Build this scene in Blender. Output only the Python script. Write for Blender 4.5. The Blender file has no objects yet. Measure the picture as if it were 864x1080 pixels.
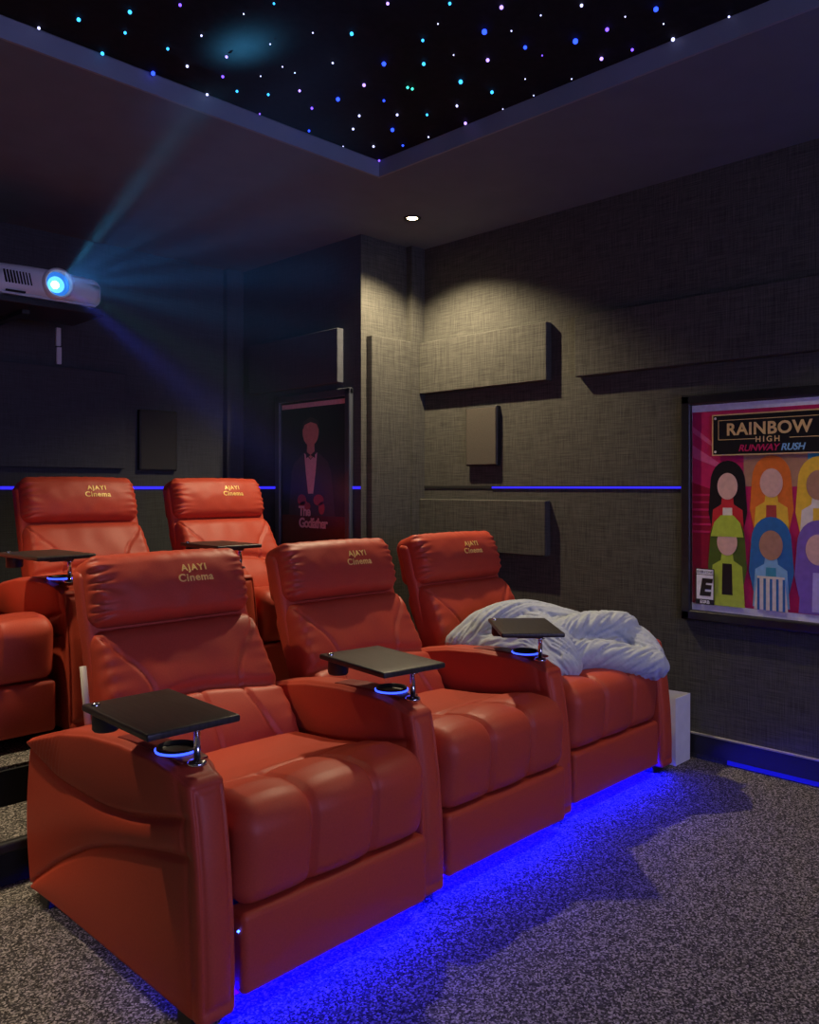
import bpy, math, random
from mathutils import Vector, Matrix, noise
random.seed(7)
S = bpy.context.scene
COL = S.collection
R = math.radians
pi = math.pi

# ------------------------------------------------------------------ camera
F, CX, CY, HOR = 865.0, 432.0, 540.0, 514.0
H = 1.30                                   # eye height; room frame: +Y back wall, +X right wall
ca, sa = .704, .710
cam_d = bpy.data.cameras.new('camera'); cam = bpy.data.objects.new('camera', cam_d); COL.objects.link(cam)
cam.location = (0, 0, H); cam.rotation_euler = (R(90), 0, -math.atan2(sa, ca))
cam_d.sensor_fit = 'VERTICAL'; cam_d.sensor_height = 36; cam_d.lens = F / 1080 * 36
cam_d.shift_y = (HOR - CY) / 1080
cam_d.clip_start = .02
S.camera = cam

# ------------------------------------------------------------------ colour management, world
S.view_settings.view_transform = 'Standard'; S.view_settings.look = 'None'
S.view_settings.gamma = 1; S.view_settings.use_curve_mapping = False
S.view_settings.exposure = 0.0
w = bpy.data.worlds.new('world'); S.world = w; w.use_nodes = True
w.node_tree.nodes['Background'].inputs[0].default_value = (.02, .022, .03, 1)
w.node_tree.nodes['Background'].inputs[1].default_value = .0
S.cycles.use_denoising = True
S.cycles.max_bounces = 8
S.cycles.volume_bounces = 0
S.cycles.sample_clamp_indirect = 4
S.cycles.use_light_tree = True

WARM = (1.0, .80, .52)
E_DOWN = 110            # ceiling downlights
E_SCREEN = 5.6          # projection screen
E_LED = 290.0            # blue strips under the seats
E_BEAM = 360.0
def spot(name, loc, energy, color, size=125, blend=.35, radius=.03, rot=(0, 0, 0)):
    l = bpy.data.lights.new(name, 'SPOT'); l.energy = energy; l.color = color
    l.spot_size = R(size); l.spot_blend = blend; l.shadow_soft_size = radius
    o = bpy.data.objects.new(name, l); COL.objects.link(o); o.location = loc; o.rotation_euler = rot
    return o
DOWNS = [(3.28, 3.23, 1.55, 128), (.70, 3.23, 1.2, 80), (2.90, .75, .36, 98), (3.28, -1.9, .15, 80), (-1.2, 2.9, 2.6, 92), (-1.3, .6, .15, 90), (.7, -2.5, .1, 80)]

# ------------------------------------------------------------------ materials
def mat(name, col=(.5, .5, .5), rough=.5, metal=0, emit=None, es=0, spec=.5, coat=0):
    m = bpy.data.materials.new(name); m.use_nodes = True
    b = m.node_tree.nodes['Principled BSDF']
    b.inputs['Base Color'].default_value = (*col, 1); b.inputs['Roughness'].default_value = rough
    b.inputs['Metallic'].default_value = metal; b.inputs['Specular IOR Level'].default_value = spec
    b.inputs['Coat Weight'].default_value = coat
    if emit: b.inputs['Emission Color'].default_value = (*emit, 1); b.inputs['Emission Strength'].default_value = es
    return m
def nd(m, t, **k):
    n = m.node_tree.nodes.new(t)
    for a, v in k.items(): setattr(n, a, v)
    return n
def lk(m, a, b): m.node_tree.links.new(a, b)
def add_noise(m, scale, c1, c2, lo=.35, hi=.65, bump=0, bdist=.002, vec=(1, 1, 1), detail=3, second=None):
    b = m.node_tree.nodes['Principled BSDF']
    tc = nd(m, 'ShaderNodeTexCoord'); mp = nd(m, 'ShaderNodeMapping'); mp.inputs['Scale'].default_value = vec
    lk(m, tc.outputs['Object'], mp.inputs[0])
    n = nd(m, 'ShaderNodeTexNoise'); n.inputs['Scale'].default_value = scale; n.inputs['Detail'].default_value = detail
    lk(m, mp.outputs[0], n.inputs['Vector'])
    val = n.outputs['Fac']
    if second:
        mp2 = nd(m, 'ShaderNodeMapping'); mp2.inputs['Scale'].default_value = second
        lk(m, tc.outputs['Object'], mp2.inputs[0])
        n2 = nd(m, 'ShaderNodeTexNoise'); n2.inputs['Scale'].default_value = scale; n2.inputs['Detail'].default_value = detail
        lk(m, mp2.outputs[0], n2.inputs['Vector'])
        ad = nd(m, 'ShaderNodeMath', operation='ADD'); lk(m, val, ad.inputs[0]); lk(m, n2.outputs['Fac'], ad.inputs[1])
        ml = nd(m, 'ShaderNodeMath', operation='MULTIPLY'); lk(m, ad.outputs[0], ml.inputs[0]); ml.inputs[1].default_value = .5
        val = ml.outputs[0]
    r = nd(m, 'ShaderNodeValToRGB'); r.color_ramp.elements[0].position = lo; r.color_ramp.elements[1].position = hi
    r.color_ramp.elements[0].color = (*c1, 1); r.color_ramp.elements[1].color = (*c2, 1)
    lk(m, val, r.inputs[0]); lk(m, r.outputs[0], b.inputs['Base Color'])
    if bump:
        bp = nd(m, 'ShaderNodeBump'); bp.inputs['Strength'].default_value = bump; bp.inputs['Distance'].default_value = bdist
        lk(m, val, bp.inputs['Height']); lk(m, bp.outputs[0], b.inputs['Normal'])
    return m
M = {}
M['leather'] = add_noise(mat('red_leather', rough=.50, spec=.35), 220, (.47, .058, .028), (.53, .070, .033), .3, .7, .12, .001)
M['leather_shaded'] = add_noise(mat('shaded_red_leather', rough=.45, spec=.4), 220, (.22, .022, .018), (.25, .028, .02), .3, .7, .12, .001)
M['thread'] = mat('gold_thread', (.95, .66, .18), .4, .1)
M['black_plastic'] = add_noise(mat('black_plastic', rough=.45), 60, (.010, .010, .011), (.016, .016, .017), .3, .7)
M['black_satin'] = add_noise(mat('black_frame_paint', rough=.28), 40, (.012, .012, .014), (.02, .02, .022), .3, .7)
M['tray'] = add_noise(mat('dark_tray_laminate', rough=.38), 9, (.020, .016, .013), (.042, .034, .028), .35, .65, .1, .001, (14, 1, 1))
M['chrome'] = mat('chrome', (.75, .75, .77), .18, 1)
M['cream'] = mat('cream_bar', (.70, .62, .48), .4)
m = M['carpet'] = mat('speckled_carpet', rough=.95, spec=.08)
tc = nd(m, 'ShaderNodeTexCoord'); vo = nd(m, 'ShaderNodeTexVoronoi'); vo.inputs['Scale'].default_value = 210
sp_ = nd(m, 'ShaderNodeSeparateColor'); rp = nd(m, 'ShaderNodeValToRGB'); e = rp.color_ramp.elements
e[0].position = .0; e[0].color = (.022, .020, .018, 1); e[1].position = 1; e[1].color = (.40, .36, .32, 1)
e2 = rp.color_ramp.elements.new(.55); e2.color = (.085, .078, .070, 1)
lk(m, tc.outputs['Object'], vo.inputs['Vector']); lk(m, vo.outputs['Color'], sp_.inputs[0]); lk(m, sp_.outputs[0], rp.inputs[0])
lk(m, rp.outputs[0], m.node_tree.nodes['Principled BSDF'].inputs['Base Color'])
bp = nd(m, 'ShaderNodeBump'); bp.inputs['Strength'].default_value = .5; bp.inputs['Distance'].default_value = .004
lk(m, sp_.outputs[1], bp.inputs['Height']); lk(m, bp.outputs[0], m.node_tree.nodes['Principled BSDF'].inputs['Normal'])
M['fabric'] = add_noise(mat('woven_wall_fabric', rough=.9, spec=.15), 1, (.036, .036, .031), (.108, .105, .088), .34, .66, .35, .002, (230, 230, 8), second=(8, 8, 260), detail=4)
M['fabric_shaded'] = add_noise(mat('shaded_wall_fabric', rough=.9, spec=.15), 1, (.045, .048, .054), (.075, .08, .088), .34, .66, .3, .002, (230, 230, 8), second=(8, 8, 260), detail=4)  # same weave as the wall fabric, shade put into its colour
M['paint'] = add_noise(mat('dark_ceiling_paint', rough=.8, spec=.2), 6, (.125, .15, .195), (.14, .17, .215), .3, .7)
M['rim_lit'] = add_noise(mat('lit_rim_paint', rough=.6, spec=.3), 6, (.20, .23, .29), (.23, .26, .32), .3, .7)  # lighter blue carries the screen light falling on the recess edge
M['starblack'] = add_noise(mat('star_panel_black', rough=.85, spec=.1), 30, (.011, .011, .014), (.016, .016, .020), .3, .7)
M['void'] = mat('black_recess', (.004, .004, .004), .9)
M['base'] = add_noise(mat('baseboard_paint', rough=.55), 10, (.012, .012, .013), (.016, .016, .017), .3, .7)
M['edge'] = mat('baseboard_edge', (.35, .34, .32), .5)
M['led'] = mat('blue_led', (.0, .0, .1), .5, emit=(.0006, .0, 1.0), es=E_LED)
M['wallled'] = mat('blue_wall_led', (.0, .0, .1), .5, emit=(.03, .02, 1.0), es=1.3)
M['ringled'] = mat('blue_ring_led', (.0, .0, .1), .5, emit=(.03, .07, 1.0), es=3.2)
M['ledglint'] = mat('blue_led_glint', (.1, .1, .2), .5, emit=(.03, .10, 1.0), es=14)
M['projector'] = add_noise(mat('white_projector_shell', rough=.4), 5, (.62, .62, .66), (.68, .68, .72), .3, .7)
M['lens'] = mat('lit_lens', (.02, .1, .3), .1, emit=(.03, .20, .75), es=.9)
M['lenshot'] = mat('lens_core', (.5, .8, 1), .1, emit=(.55, .85, 1.0), es=12)
M['lamp'] = mat('lamp_glow', (1, .9, .7), .5, emit=(1, .78, .45), es=45)
M['paper'] = add_noise(mat('white_paper', rough=.6), 14, (.74, .74, .78), (.82, .82, .86), .3, .7, .15, .003)
M['duvet'] = add_noise(mat('pale_grey_cotton', rough=.85, spec=.2), 55, (.42, .47, .54), (.50, .55, .62), .3, .7, .25, .002)
M['screen'] = mat('lit_projection_screen', (.6, .6, .6), .9, emit=(.44, .43, 1.0), es=E_SCREEN)
def flat(name, c, rough=.35): M[name] = mat(name, c, rough); return M[name]

# ------------------------------------------------------------------ object helpers
def mesh_obj(name, verts, faces, m, parent=None, smooth=True, fm=None, loc=None):
    me = bpy.data.meshes.new(name); me.from_pydata([tuple(v) for v in verts], [], faces)
    mats = m if isinstance(m, (list, tuple)) else [m]
    for x in mats: me.materials.append(x)
    if fm: me.polygons.foreach_set('material_index', fm)
    if smooth: me.polygons.foreach_set('use_smooth', [True] * len(me.polygons))
    me.update()
    o = bpy.data.objects.new(name, me); COL.objects.link(o)
    if parent: o.parent = parent
    if loc: o.location = loc
    return o
def tag(o, label=None, cat=None, group=None, kind=None):
    if label: o['label'] = label
    if cat: o['category'] = cat
    if group: o['group'] = group
    if kind: o['kind'] = kind
    return o
def empty(name, loc, rz=0):
    o = bpy.data.objects.new(name, None); COL.objects.link(o); o.location = loc; o.rotation_euler = (0, 0, rz)
    o.empty_display_size = .1
    return o
def copy_tree(o, parent=None):
    c = o.copy(); COL.objects.link(c)
    if parent: c.parent = parent
    for ch in list(o.children): copy_tree(ch, c)
    return c
class MB:
    def __init__(s): s.v = []; s.f = []; s.m = []; s.sm = []
    def add(s, vs, fs, mi=0):
        b = len(s.v); s.v += [Vector(v) for v in vs]; s.f += [[i + b for i in f] for f in fs]; s.m += [mi] * len(fs)
    def box(s, x0, x1, y0, y1, z0, z1, mi=0, bev=0):
        if bev:
            hx, hy, hz = (x1-x0)/2, (y1-y0)/2, (z1-z0)/2
            v, f = rbox_data(hx, hy, hz, min(bev, hx, hy, hz), 1, 3)
            c = Vector(((x0+x1)/2, (y0+y1)/2, (z0+z1)/2)); s.add([a + c for a in v], f, mi); return
        v = [(x, y, z) for z in (z0, z1) for y in (y0, y1) for x in (x0, x1)]
        s.add(v, [[0, 2, 3, 1], [4, 5, 7, 6], [0, 1, 5, 4], [2, 6, 7, 3], [0, 4, 6, 2], [1, 3, 7, 5]], mi)
    def lathe(s, prof, c, n=32, axis='z', mi=0):      # prof: (r, h) list
        vs = []; k = len(prof)
        for i in range(n):
            a = 2 * pi * i / n
            for r, h in prof:
                p = (r * math.cos(a), r * math.sin(a), h)
                if axis == 'y': p = (p[0], p[2], p[1])
                if axis == 'x': p = (p[2], p[0], p[1])
                vs.append(Vector(p) + Vector(c))
        fs = []
        for i in range(n):
            j = (i + 1) % n
            for q in range(k - 1): fs.append([i*k+q, j*k+q, j*k+q+1, i*k+q+1])
        s.add(vs, fs, mi)
    def tube(s, pts, r, n=8, mi=0):
        pts = [Vector(p) for p in pts]; vs = []
        for i, p in enumerate(pts):
            d = (pts[min(i+1, len(pts)-1)] - pts[max(i-1, 0)]).normalized()
            a = d.orthogonal().normalized() if i == 0 else (a0 - d * a0.dot(d)).normalized()
            a0 = a; b = d.cross(a)
            for q in range(n): vs.append(p + r * (a * math.cos(2*pi*q/n) + b * math.sin(2*pi*q/n)))
        fs = [[i*n+q, i*n+(q+1) % n, (i+1)*n+(q+1) % n, (i+1)*n+q] for i in range(len(pts)-1) for q in range(n)]
        fs += [list(range(n))[::-1], [(len(pts)-1)*n + q for q in range(n)]]
        s.add(vs, fs, mi)
    def build(s, name, m, parent=None, smooth=False, loc=None):
        return mesh_obj(name, s.v, s.f, m, parent, smooth, s.m, loc)
def axis_pts(h, r, step, nr):
    if h - r < 1e-6: inner = []
    else:
        n = max(1, int(round(2 * (h - r) / step))); inner = [-(h - r) + 2 * (h - r) * i / n for i in range(n + 1)]
    left = [-h + r * (1 - math.cos(pi / 2 * i / nr)) if False else -h + r * i / nr for i in range(nr)]
    if not inner: inner = [0.0]
    return left + inner + [-x for x in left[::-1]]
def rbox_data(hx, hy, hz, r, step, nr=4, f=None):
    ax = [axis_pts(h, r, step, nr) for h in (hx, hy, hz)]
    hh = (hx, hy, hz); N = [len(a) - 1 for a in ax]; idx = {}; vs = []
    def vert(i, j, k):
        key = (i, j, k)
        if key in idx: return idx[key]
        p = Vector((ax[0][i], ax[1][j], ax[2][k]))
        # map lattice in the edge band with tan-like spacing so the arc is even
        inner = Vector([max(-(hh[a] - r), min(hh[a] - r, p[a])) for a in range(3)])
        d = p - inner
        d = Vector([math.copysign(math.tan(abs(d[a]) / r * pi / 4), d[a]) if abs(d[a]) > 1e-9 else 0 for a in range(3)])
        n = d.normalized() if d.length > 0 else Vector((0, 0, 1))
        q = inner + n * r
        uvw = Vector([p[a] / hh[a] for a in range(3)])
        if f: q = f(q, n, uvw)
        idx[key] = len(vs); vs.append(q); return idx[key]
    fs = []
    for a, b, c in ((0, 1, 2), (1, 2, 0), (2, 0, 1)):
        for end in (0, 1):
            for i in range(N[b]):
                for j in range(N[c]):
                    quad = []
                    for di, dj in ((0, 0), (1, 0), (1, 1), (0, 1)):
                        t = [0, 0, 0]; t[a] = N[a] * end; t[b] = i + di; t[c] = j + dj
                        quad.append(vert(*t))
                    fs.append(quad if end else quad[::-1])
    return vs, fs
def rbox(name, h, r, step, m, parent, f=None, nr=4):
    v, fc = rbox_data(*h, r, step, nr, f)
    return mesh_obj(name, v, fc, m, parent, True)
def text_mesh(txt, size, extrude=.001, spacing=1.0, bold=0):
    cu = bpy.data.curves.new('lettering', 'FONT'); cu.body = txt; cu.size = size; cu.extrude = extrude
    cu.align_x = 'CENTER'; cu.space_character = spacing; cu.offset = bold; cu.resolution_u = 4
    o = bpy.data.objects.new('lettering', cu); COL.objects.link(o)
    bpy.context.view_layer.update(); dg = bpy.context.evaluated_depsgraph_get()
    me = bpy.data.meshes.new_from_object(o.evaluated_get(dg))
    v = [x.co.copy() for x in me.vertices]; f = [list(p.vertices) for p in me.polygons]
    bpy.data.objects.remove(o); bpy.data.curves.remove(cu); bpy.data.meshes.remove(me)
    return v, f
def lerp_curve(pts, t):
    # catmull-rom through pts, t in 0..1 over chord length
    L = [0]
    for a, b in zip(pts, pts[1:]): L.append(L[-1] + math.dist(a, b))
    s = max(-.2, min(1.2, t)) * L[-1]
    i = 0
    while i < len(L) - 2 and s > L[i + 1]: i += 1
    u = (s - L[i]) / (L[i + 1] - L[i])
    p1, p2 = pts[i], pts[i + 1]
    p0 = pts[i - 1] if i else tuple(2*a-b for a, b in zip(p1, p2))
    p3 = pts[i + 2] if i + 2 < len(pts) else tuple(2*a-b for a, b in zip(p2, p1))
    if u < 0 or u > 1:
        e = 0 if u < 0 else 1
        d = [(p2[k]-p0[k])/2 if e == 0 else (p3[k]-p1[k])/2 for k in range(len(p1))]
        b = p1 if e == 0 else p2; q = u - e
        return tuple(b[k] + d[k]*q for k in range(len(p1)))
    return tuple(.5*(2*p1[k] + (p2[k]-p0[k])*u + (2*p0[k]-5*p1[k]+4*p2[k]-p3[k])*u*u + (3*p1[k]-p0[k]-3*p2[k]+p3[k])*u**3) for k in range(len(p1)))
def interp(pts, x):       # piecewise smooth y(x)
    if x <= pts[0][0]: return pts[0][1]
    for (a, b), (c, d) in zip(pts, pts[1:]):
        if x <= c:
            return b + (d - b) * (x - a) / (c - a)
    return pts[-1][1]
def g(x, wd): return math.exp(-(x / wd) ** 2)
def sm(a, b, x):
    t = max(0, min(1, (x - a) / (b - a))); return t * t * (3 - 2 * t)

# ------------------------------------------------------------------ room
XR, YB, ZC, ZS = 3.77, 4.94, 2.812, 2.886
YF, XL = -3.3, -2.2
BX, BY = 3.273, 3.653        # bump-out corner
def struct(name, boxes, m, kind='structure', bev=0):
    mb = MB()
    for b in boxes: mb.box(*b, bev=bev)
    o = mb.build(name, m); o['kind'] = kind; return o
struct('floor', [(XL, XR, YF, YB, -.1, 0)], M['carpet'])
struct('wall_right', [(XR, XR + .12, YF, YB + .12, 0, ZC + .3)], M['fabric'])
struct('wall_back', [(XL, XR, YB, YB + .12, 0, ZC + .3)], M['fabric_shaded'])
struct('wall_left', [(XL - .12, XL, YF, YB + .12, 0, ZC + .3)], M['fabric_shaded'])
struct('wall_front', [(XL, XR, YF - .12, YF, 0, ZC + .3)], M['fabric_shaded'])
# bump-out in wall fabric, the side's shade put into its colour
mb = MB(); mb.box(BX, XR, BY, YB, 0, ZC)
fm_shaded = M['fabric_shaded']
o = mb.build('wall_bay', [M['fabric'], M['fabric_shaded']]); o['kind'] = 'structure'
o.data.polygons[4].material_index = 1
TX, TY, TXL, TYF = 2.743, 2.929, -.9, -2.2
struct('ceiling', [(XL, XR, TY, YB, ZC, ZS + .12), (TX, XR, YF, TY, ZC, ZS + .12), (XL, TXL, YF, TY, ZC, ZS + .12), (TXL, TX, YF, TYF, ZC, ZS + .12), (TXL, TX, TYF, TY, ZS + .06, ZS + .12)], M['paint'])
t_ = .012
struct('trim_1', [(TXL, TX, TY - t_, TY, ZC, ZS + .02)], M['rim_lit'])
struct('trim_2', [(TX - t_, TX, TYF, TY - t_, ZC, ZS + .02)], M['rim_lit'])
# corner pilaster, back wall pilaster, step and platform
struct('trim_3', [(3.655, XR, BY - .05, BY, 0, ZC)], M['fabric'])
struct('trim_4', [(3.14, BX, YB - .05, YB, 0, ZC)], M['fabric_shaded'])
PZ = .28
mb = MB(); mb.box(XL, XR, 3.16, YB, 0, PZ); o = mb.build('platform', M['carpet']); o['kind'] = 'structure'
struct('stair_step', [(XL, XR, 2.84, 3.16, 0, PZ / 2)], M['carpet'])
struct('trim_5', [(XL, XR, 3.145, 3.16, PZ/2, PZ - .012), (XL, XR, 2.822, 2.84, 0, PZ / 2 - .012)], M['void'])
struct('trim_6', [(XL, XR, 2.806, 2.84, PZ / 2 - .035, PZ / 2 + .004)], M['black_plastic'], bev=.012)
# baseboard of the right wall with an emissive blue strip along its foot
struct('baseboard_right', [(XR - .015, XR, YF, 2.80, 0.028, .118)], M['base'])
struct('trim_7', [(XR - .018, XR, YF, 2.80, .118, .124)], M['edge'])
M['footstrip'] = mat('dim_blue_foot_strip', (.0, .0, .1), .5, emit=(.01, .01, .8), es=.45)
struct('trim_8', [(XR - .012, XR, YF, 1.64, .006, .028)], M['footstrip'])

# wall reveal with blue light at eye height
def strip(nm, boxes, led):
    mb = MB()
    for b in boxes: mb.box(*b)
    o = mb.build('trim_' + nm, M['void']); o['kind'] = 'structure'
    mb = MB()
    for b in led: mb.box(*b)
    o = mb.build('trim_' + str(int(nm) + 1), M['wallled']); o['kind'] = 'structure'
zs = 1.300
strip('9', [(XR - .004, XR, YF, BY - .05, zs - .007, zs + .009)], [(XR - .007, XR - .003, YF, 3.05, zs - .006, zs + .004)])
strip('11', [(XL, BX, YB - .004, YB, zs - .012, zs + .008)], [(XL, 3.14, YB - .007, YB - .003, zs - .012, zs + .006)])
strip('13', [(BX - .004, BX, BY, YB, zs - .010, zs + .008)], [(BX - .007, BX - .003, BY, YB, zs - .010, zs + .006)])

# ------------------------------------------------------------------ acoustic panels and wall speakers
def panel(name, x0, x1, y0, y1, z0, z1, m, label, cat, grille=None, bev=.006):
    mb = MB(); mb.box(x0, x1, y0, y1, z0, z1, bev=bev)
    o = mb.build(name, m); tag(o, label, cat); o.location = (-.0015 if x1 > XR - .001 or x1 == BX else 0, -.0015 if y1 in (YB, BY) else 0, 0)
    return o
pt = .05
zt0, zt1 = 1.3 * 1.452, 1.3 * 1.700
panel('acoustic_panel', XR - pt, XR, 1.3*2.024, BY - .052, zt0, zt1, M['fabric'], 'fabric acoustic panel high on the right wall, above the small square-cornered speaker', 'acoustic panel')
panel('acoustic_panel', XR - pt, XR, 1.3*2.03, BY - .052, 1.3*.708, 1.3*.944, M['fabric'], 'fabric acoustic panel on the right wall just under the blue light line', 'acoustic panel')
panel('acoustic_panel', XR - pt, XR, .15, 1.3*1.885, zt0, zt1, M['fabric'], 'long dim acoustic panel high on the right wall above the colourful poster', 'acoustic panel')
panel('acoustic_panel', 3.315, 3.648, BY - pt, BY, .35, zt1, M['fabric'], 'tall upright fabric acoustic panel in the lit corner beside the shaded wall', 'acoustic panel')
panel('acoustic_panel', BX - pt, BX, 1.3*2.93, 4.75, 1.3*1.49, 1.3*1.745, M['fabric_shaded'], 'shaded acoustic panel above the black film poster, near end catching light', 'acoustic panel')
panel('acoustic_panel', -.6, 1.3*1.85, YB - .04, YB, 1.3*1.09, 1.3*1.55, M['fabric_shaded'], 'wide shaded acoustic panel on the back wall behind and below the projector', 'acoustic panel')
M['grille_shaded'] = add_noise(mat('shaded_grille_cloth', rough=.85), 1, (.022, .022, .024), (.030, .030, .032), .3, .7, .2, .001, (300, 300, 300))  # speaker cloth with the dim back wall's shade put into its colour
def speaker(x0, x1, y0, y1, z0, z1, face, label):
    c = ((x0+x1)/2, (y0+y1)/2, z0)
    root = empty('wall_speaker', c); tag(root, label, 'speaker')
    mb = MB(); mb.box(x0-c[0], x1-c[0], y0-c[1], y1-c[1], 0, z1-z0, bev=.006); mb.build('housing', M['black_plastic'], root)
    mb = MB(); e = .008
    if face == 'x': mb.box(x0-c[0]-.004, x0-c[0]+.004, y0-c[1]+e, y1-c[1]-e, e, z1-z0-e, bev=.003)
    else: mb.box(x0-c[0]+e, x1-c[0]-e, y0-c[1]-.004, y0-c[1]+.004, e, z1-z0-e, bev=.003)
    mb.build('grille', M['grille'] if face == 'x' else M['grille_shaded'], root)
M['grille'] = add_noise(mat('speaker_grille_cloth', rough=.85), 1, (.060, .052, .040), (.085, .074, .056), .3, .7, .2, .001, (300, 300, 300))
speaker(XR - .035, XR, 1.3*2.299, 1.3*2.483, 1.3*1.097, 1.3*1.367, 'x', 'small upright rectangular speaker on the lit right wall between two acoustic panels')
speaker(1.3*1.925, 1.3*2.128, YB - .035, YB, 1.3*1.083, 1.3*1.384, 'y', 'small shaded rectangular speaker on the back wall above the two rear recliners')

# ------------------------------------------------------------------ star ceiling
root = empty('star_ceiling_panel', ((TX+TXL)/2, (TY+TYF)/2, ZS))
tag(root, 'black ceiling panel scattered with tiny blue, white and violet star lights', 'star ceiling')
mb = MB(); mb.box((TXL-TX)/2 + .02, (TX-TXL)/2 - .02, (TYF-TY)/2 + .02, (TY-TYF)/2 - .02, 0, .06); mb.build('backing_panel', M['starblack'], root)
SC = {'w': (.50, .52, .95), 'c': (.04, .42, 1.0), 'g': (.05, .75, .55), 'b': (.02, .06, 1.0), 'v': (.16, .07, 1.0), 'p': (.40, .26, 1.0)}
for k, c in SC.items(): M['star_' + k] = mat('star_light_' + k, c, .5, emit=c, es=3.2 if k in 'bv' else 2.6)
stars = "82,54,w,3 166,36,c,4 274,20,c,4 264,64,c,3 216,108,c,4 354,98,c,3 323,150,b,5 380,5,v,3 425,70,w,2 395,135,w,3 478,115,p,3 470,157,v,3 500,188,c,3 437,195,w,3 566,195,c,3 548,236,v,2 514,24,w,1 578,2,c,2 570,88,w,1 596,136,w,1 550,156,w,1 622,149,w,1 660,64,w,1 702,128,w,2 632,187,p,3 658,224,v,3 742,66,c,4 713,205,b,5 768,175,p,4 810,130,b,5 758,240,w,3 745,268,w,3 724,305,w,1 652,272,b,3 788,305,w,3 828,270,b,5 850,303,b,3 838,238,w,3 810,208,b,3 800,335,v,3 860,180,g,3 818,2,p,3"
stars2 = "194,10,p,4 363,6,w,3 520,14,b,5 674,30,w,2 536,45,w,1 158,62,b,6 556,78,w,4 417,57,v,4 350,82,b,6 244,95,b,4 165,122,p,4 470,100,v,3 405,119,p,4 28,80,c,3 30,130,c,4 6,183,g,3 108,168,c,5 174,190,c,4 93,111,w,1 100,219,w,3 37,238,c,3 118,256,p,4 40,285,w,2 244,162,w,1 262,197,w,1 197,226,w,1 277,27,w,1 342,162,w,1 85,2,c,3 280,112,v,1 455,30,w,1 60,45,w,1 215,60,w,1"
lst = [(float(a)/2, float(b)/2, c, int(s)) for a, b, c, s in (x.split(',') for x in stars.split())] + [(432 + float(a)/2, float(b)/2, c, int(s)) for a, b, c, s in (x.split(',') for x in stars2.split())]
protos = {}
for px, py, c, s in lst:
    z = (ZS - H) * F / (HOR - py); x = (px - CX) * z / F
    X, Y = ca * x + sa * z, -sa * x + ca * z
    if Y > TY - .03 or X > TX - .03: continue
    key = (c, s)
    if key not in protos:
        mb = MB(); r = (.0026, .0036, .0050, .0064, .0080, .0092)[s - 1]
        prof = [(r * math.sin(a * pi / 8) + 1e-5, -r * math.cos(a * pi / 8)) for a in range(9)]
        mb.lathe(prof, (0, 0, 0), 10); o = mb.build('star_light', M['star_' + c], root, True); protos[key] = o
    else: o = protos[key].copy(); COL.objects.link(o); o.parent = root
    o.location = (X - root.location.x, Y - root.location.y, -.009)

# ------------------------------------------------------------------ downlights
def downlight(x, y, e, cone, label):
    root = empty('downlight', (x, y, ZC)); tag(root, label, 'downlight')
    mb = MB(); mb.lathe([(.030, .0), (.036, -.006), (.048, -.006), (.050, .0)], (0, 0, 0), 32); mb.build('trim_ring', M['black_satin'], root, True)
    mb = MB(); mb.lathe([(.0001, -.002), (.028, -.002), (.029, .0)], (0, 0, 0), 24); mb.build('lens', M['lamp'], root, True)
    sp = spot('lamp', (0, 0, -.012), E_DOWN * e, WARM, cone, .55, .022); sp.parent = root
places = ['lit warm ceiling downlight near the right rear corner', 'ceiling downlight over the left end of the front recliners', 'ceiling downlight by the right wall above the colourful poster', 'ceiling downlight nearest the screen by the right wall', 'ceiling downlight near the left wall at the rear', 'ceiling downlight near the left wall halfway down the room', 'ceiling downlight in front of the screen']
for (x, y, e, cn), lb in zip(DOWNS, places): downlight(x, y, e, cn, lb)

# ------------------------------------------------------------------ projection screen on the front wall
root = empty('projection_screen', (.8, YF + .03, .75)); tag(root, 'large lit projection screen on the front wall facing the recliners', 'screen')
mb = MB(); mb.box(-1.5, 1.5, 0, .012, 0, 1.7); mb.build('screen_surface', M['screen'], root)
mb = MB()
for b in ((-1.58, -1.5, -.02, .03, -.08, 1.78), (1.5, 1.58, -.02, .03, -.08, 1.78), (-1.5, 1.5, -.02, .03, -.08, 0), (-1.5, 1.5, -.02, .03, 1.7, 1.78)): mb.box(*b, bev=.008)
mb.build('screen_frame', M['black_satin'], root)

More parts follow.
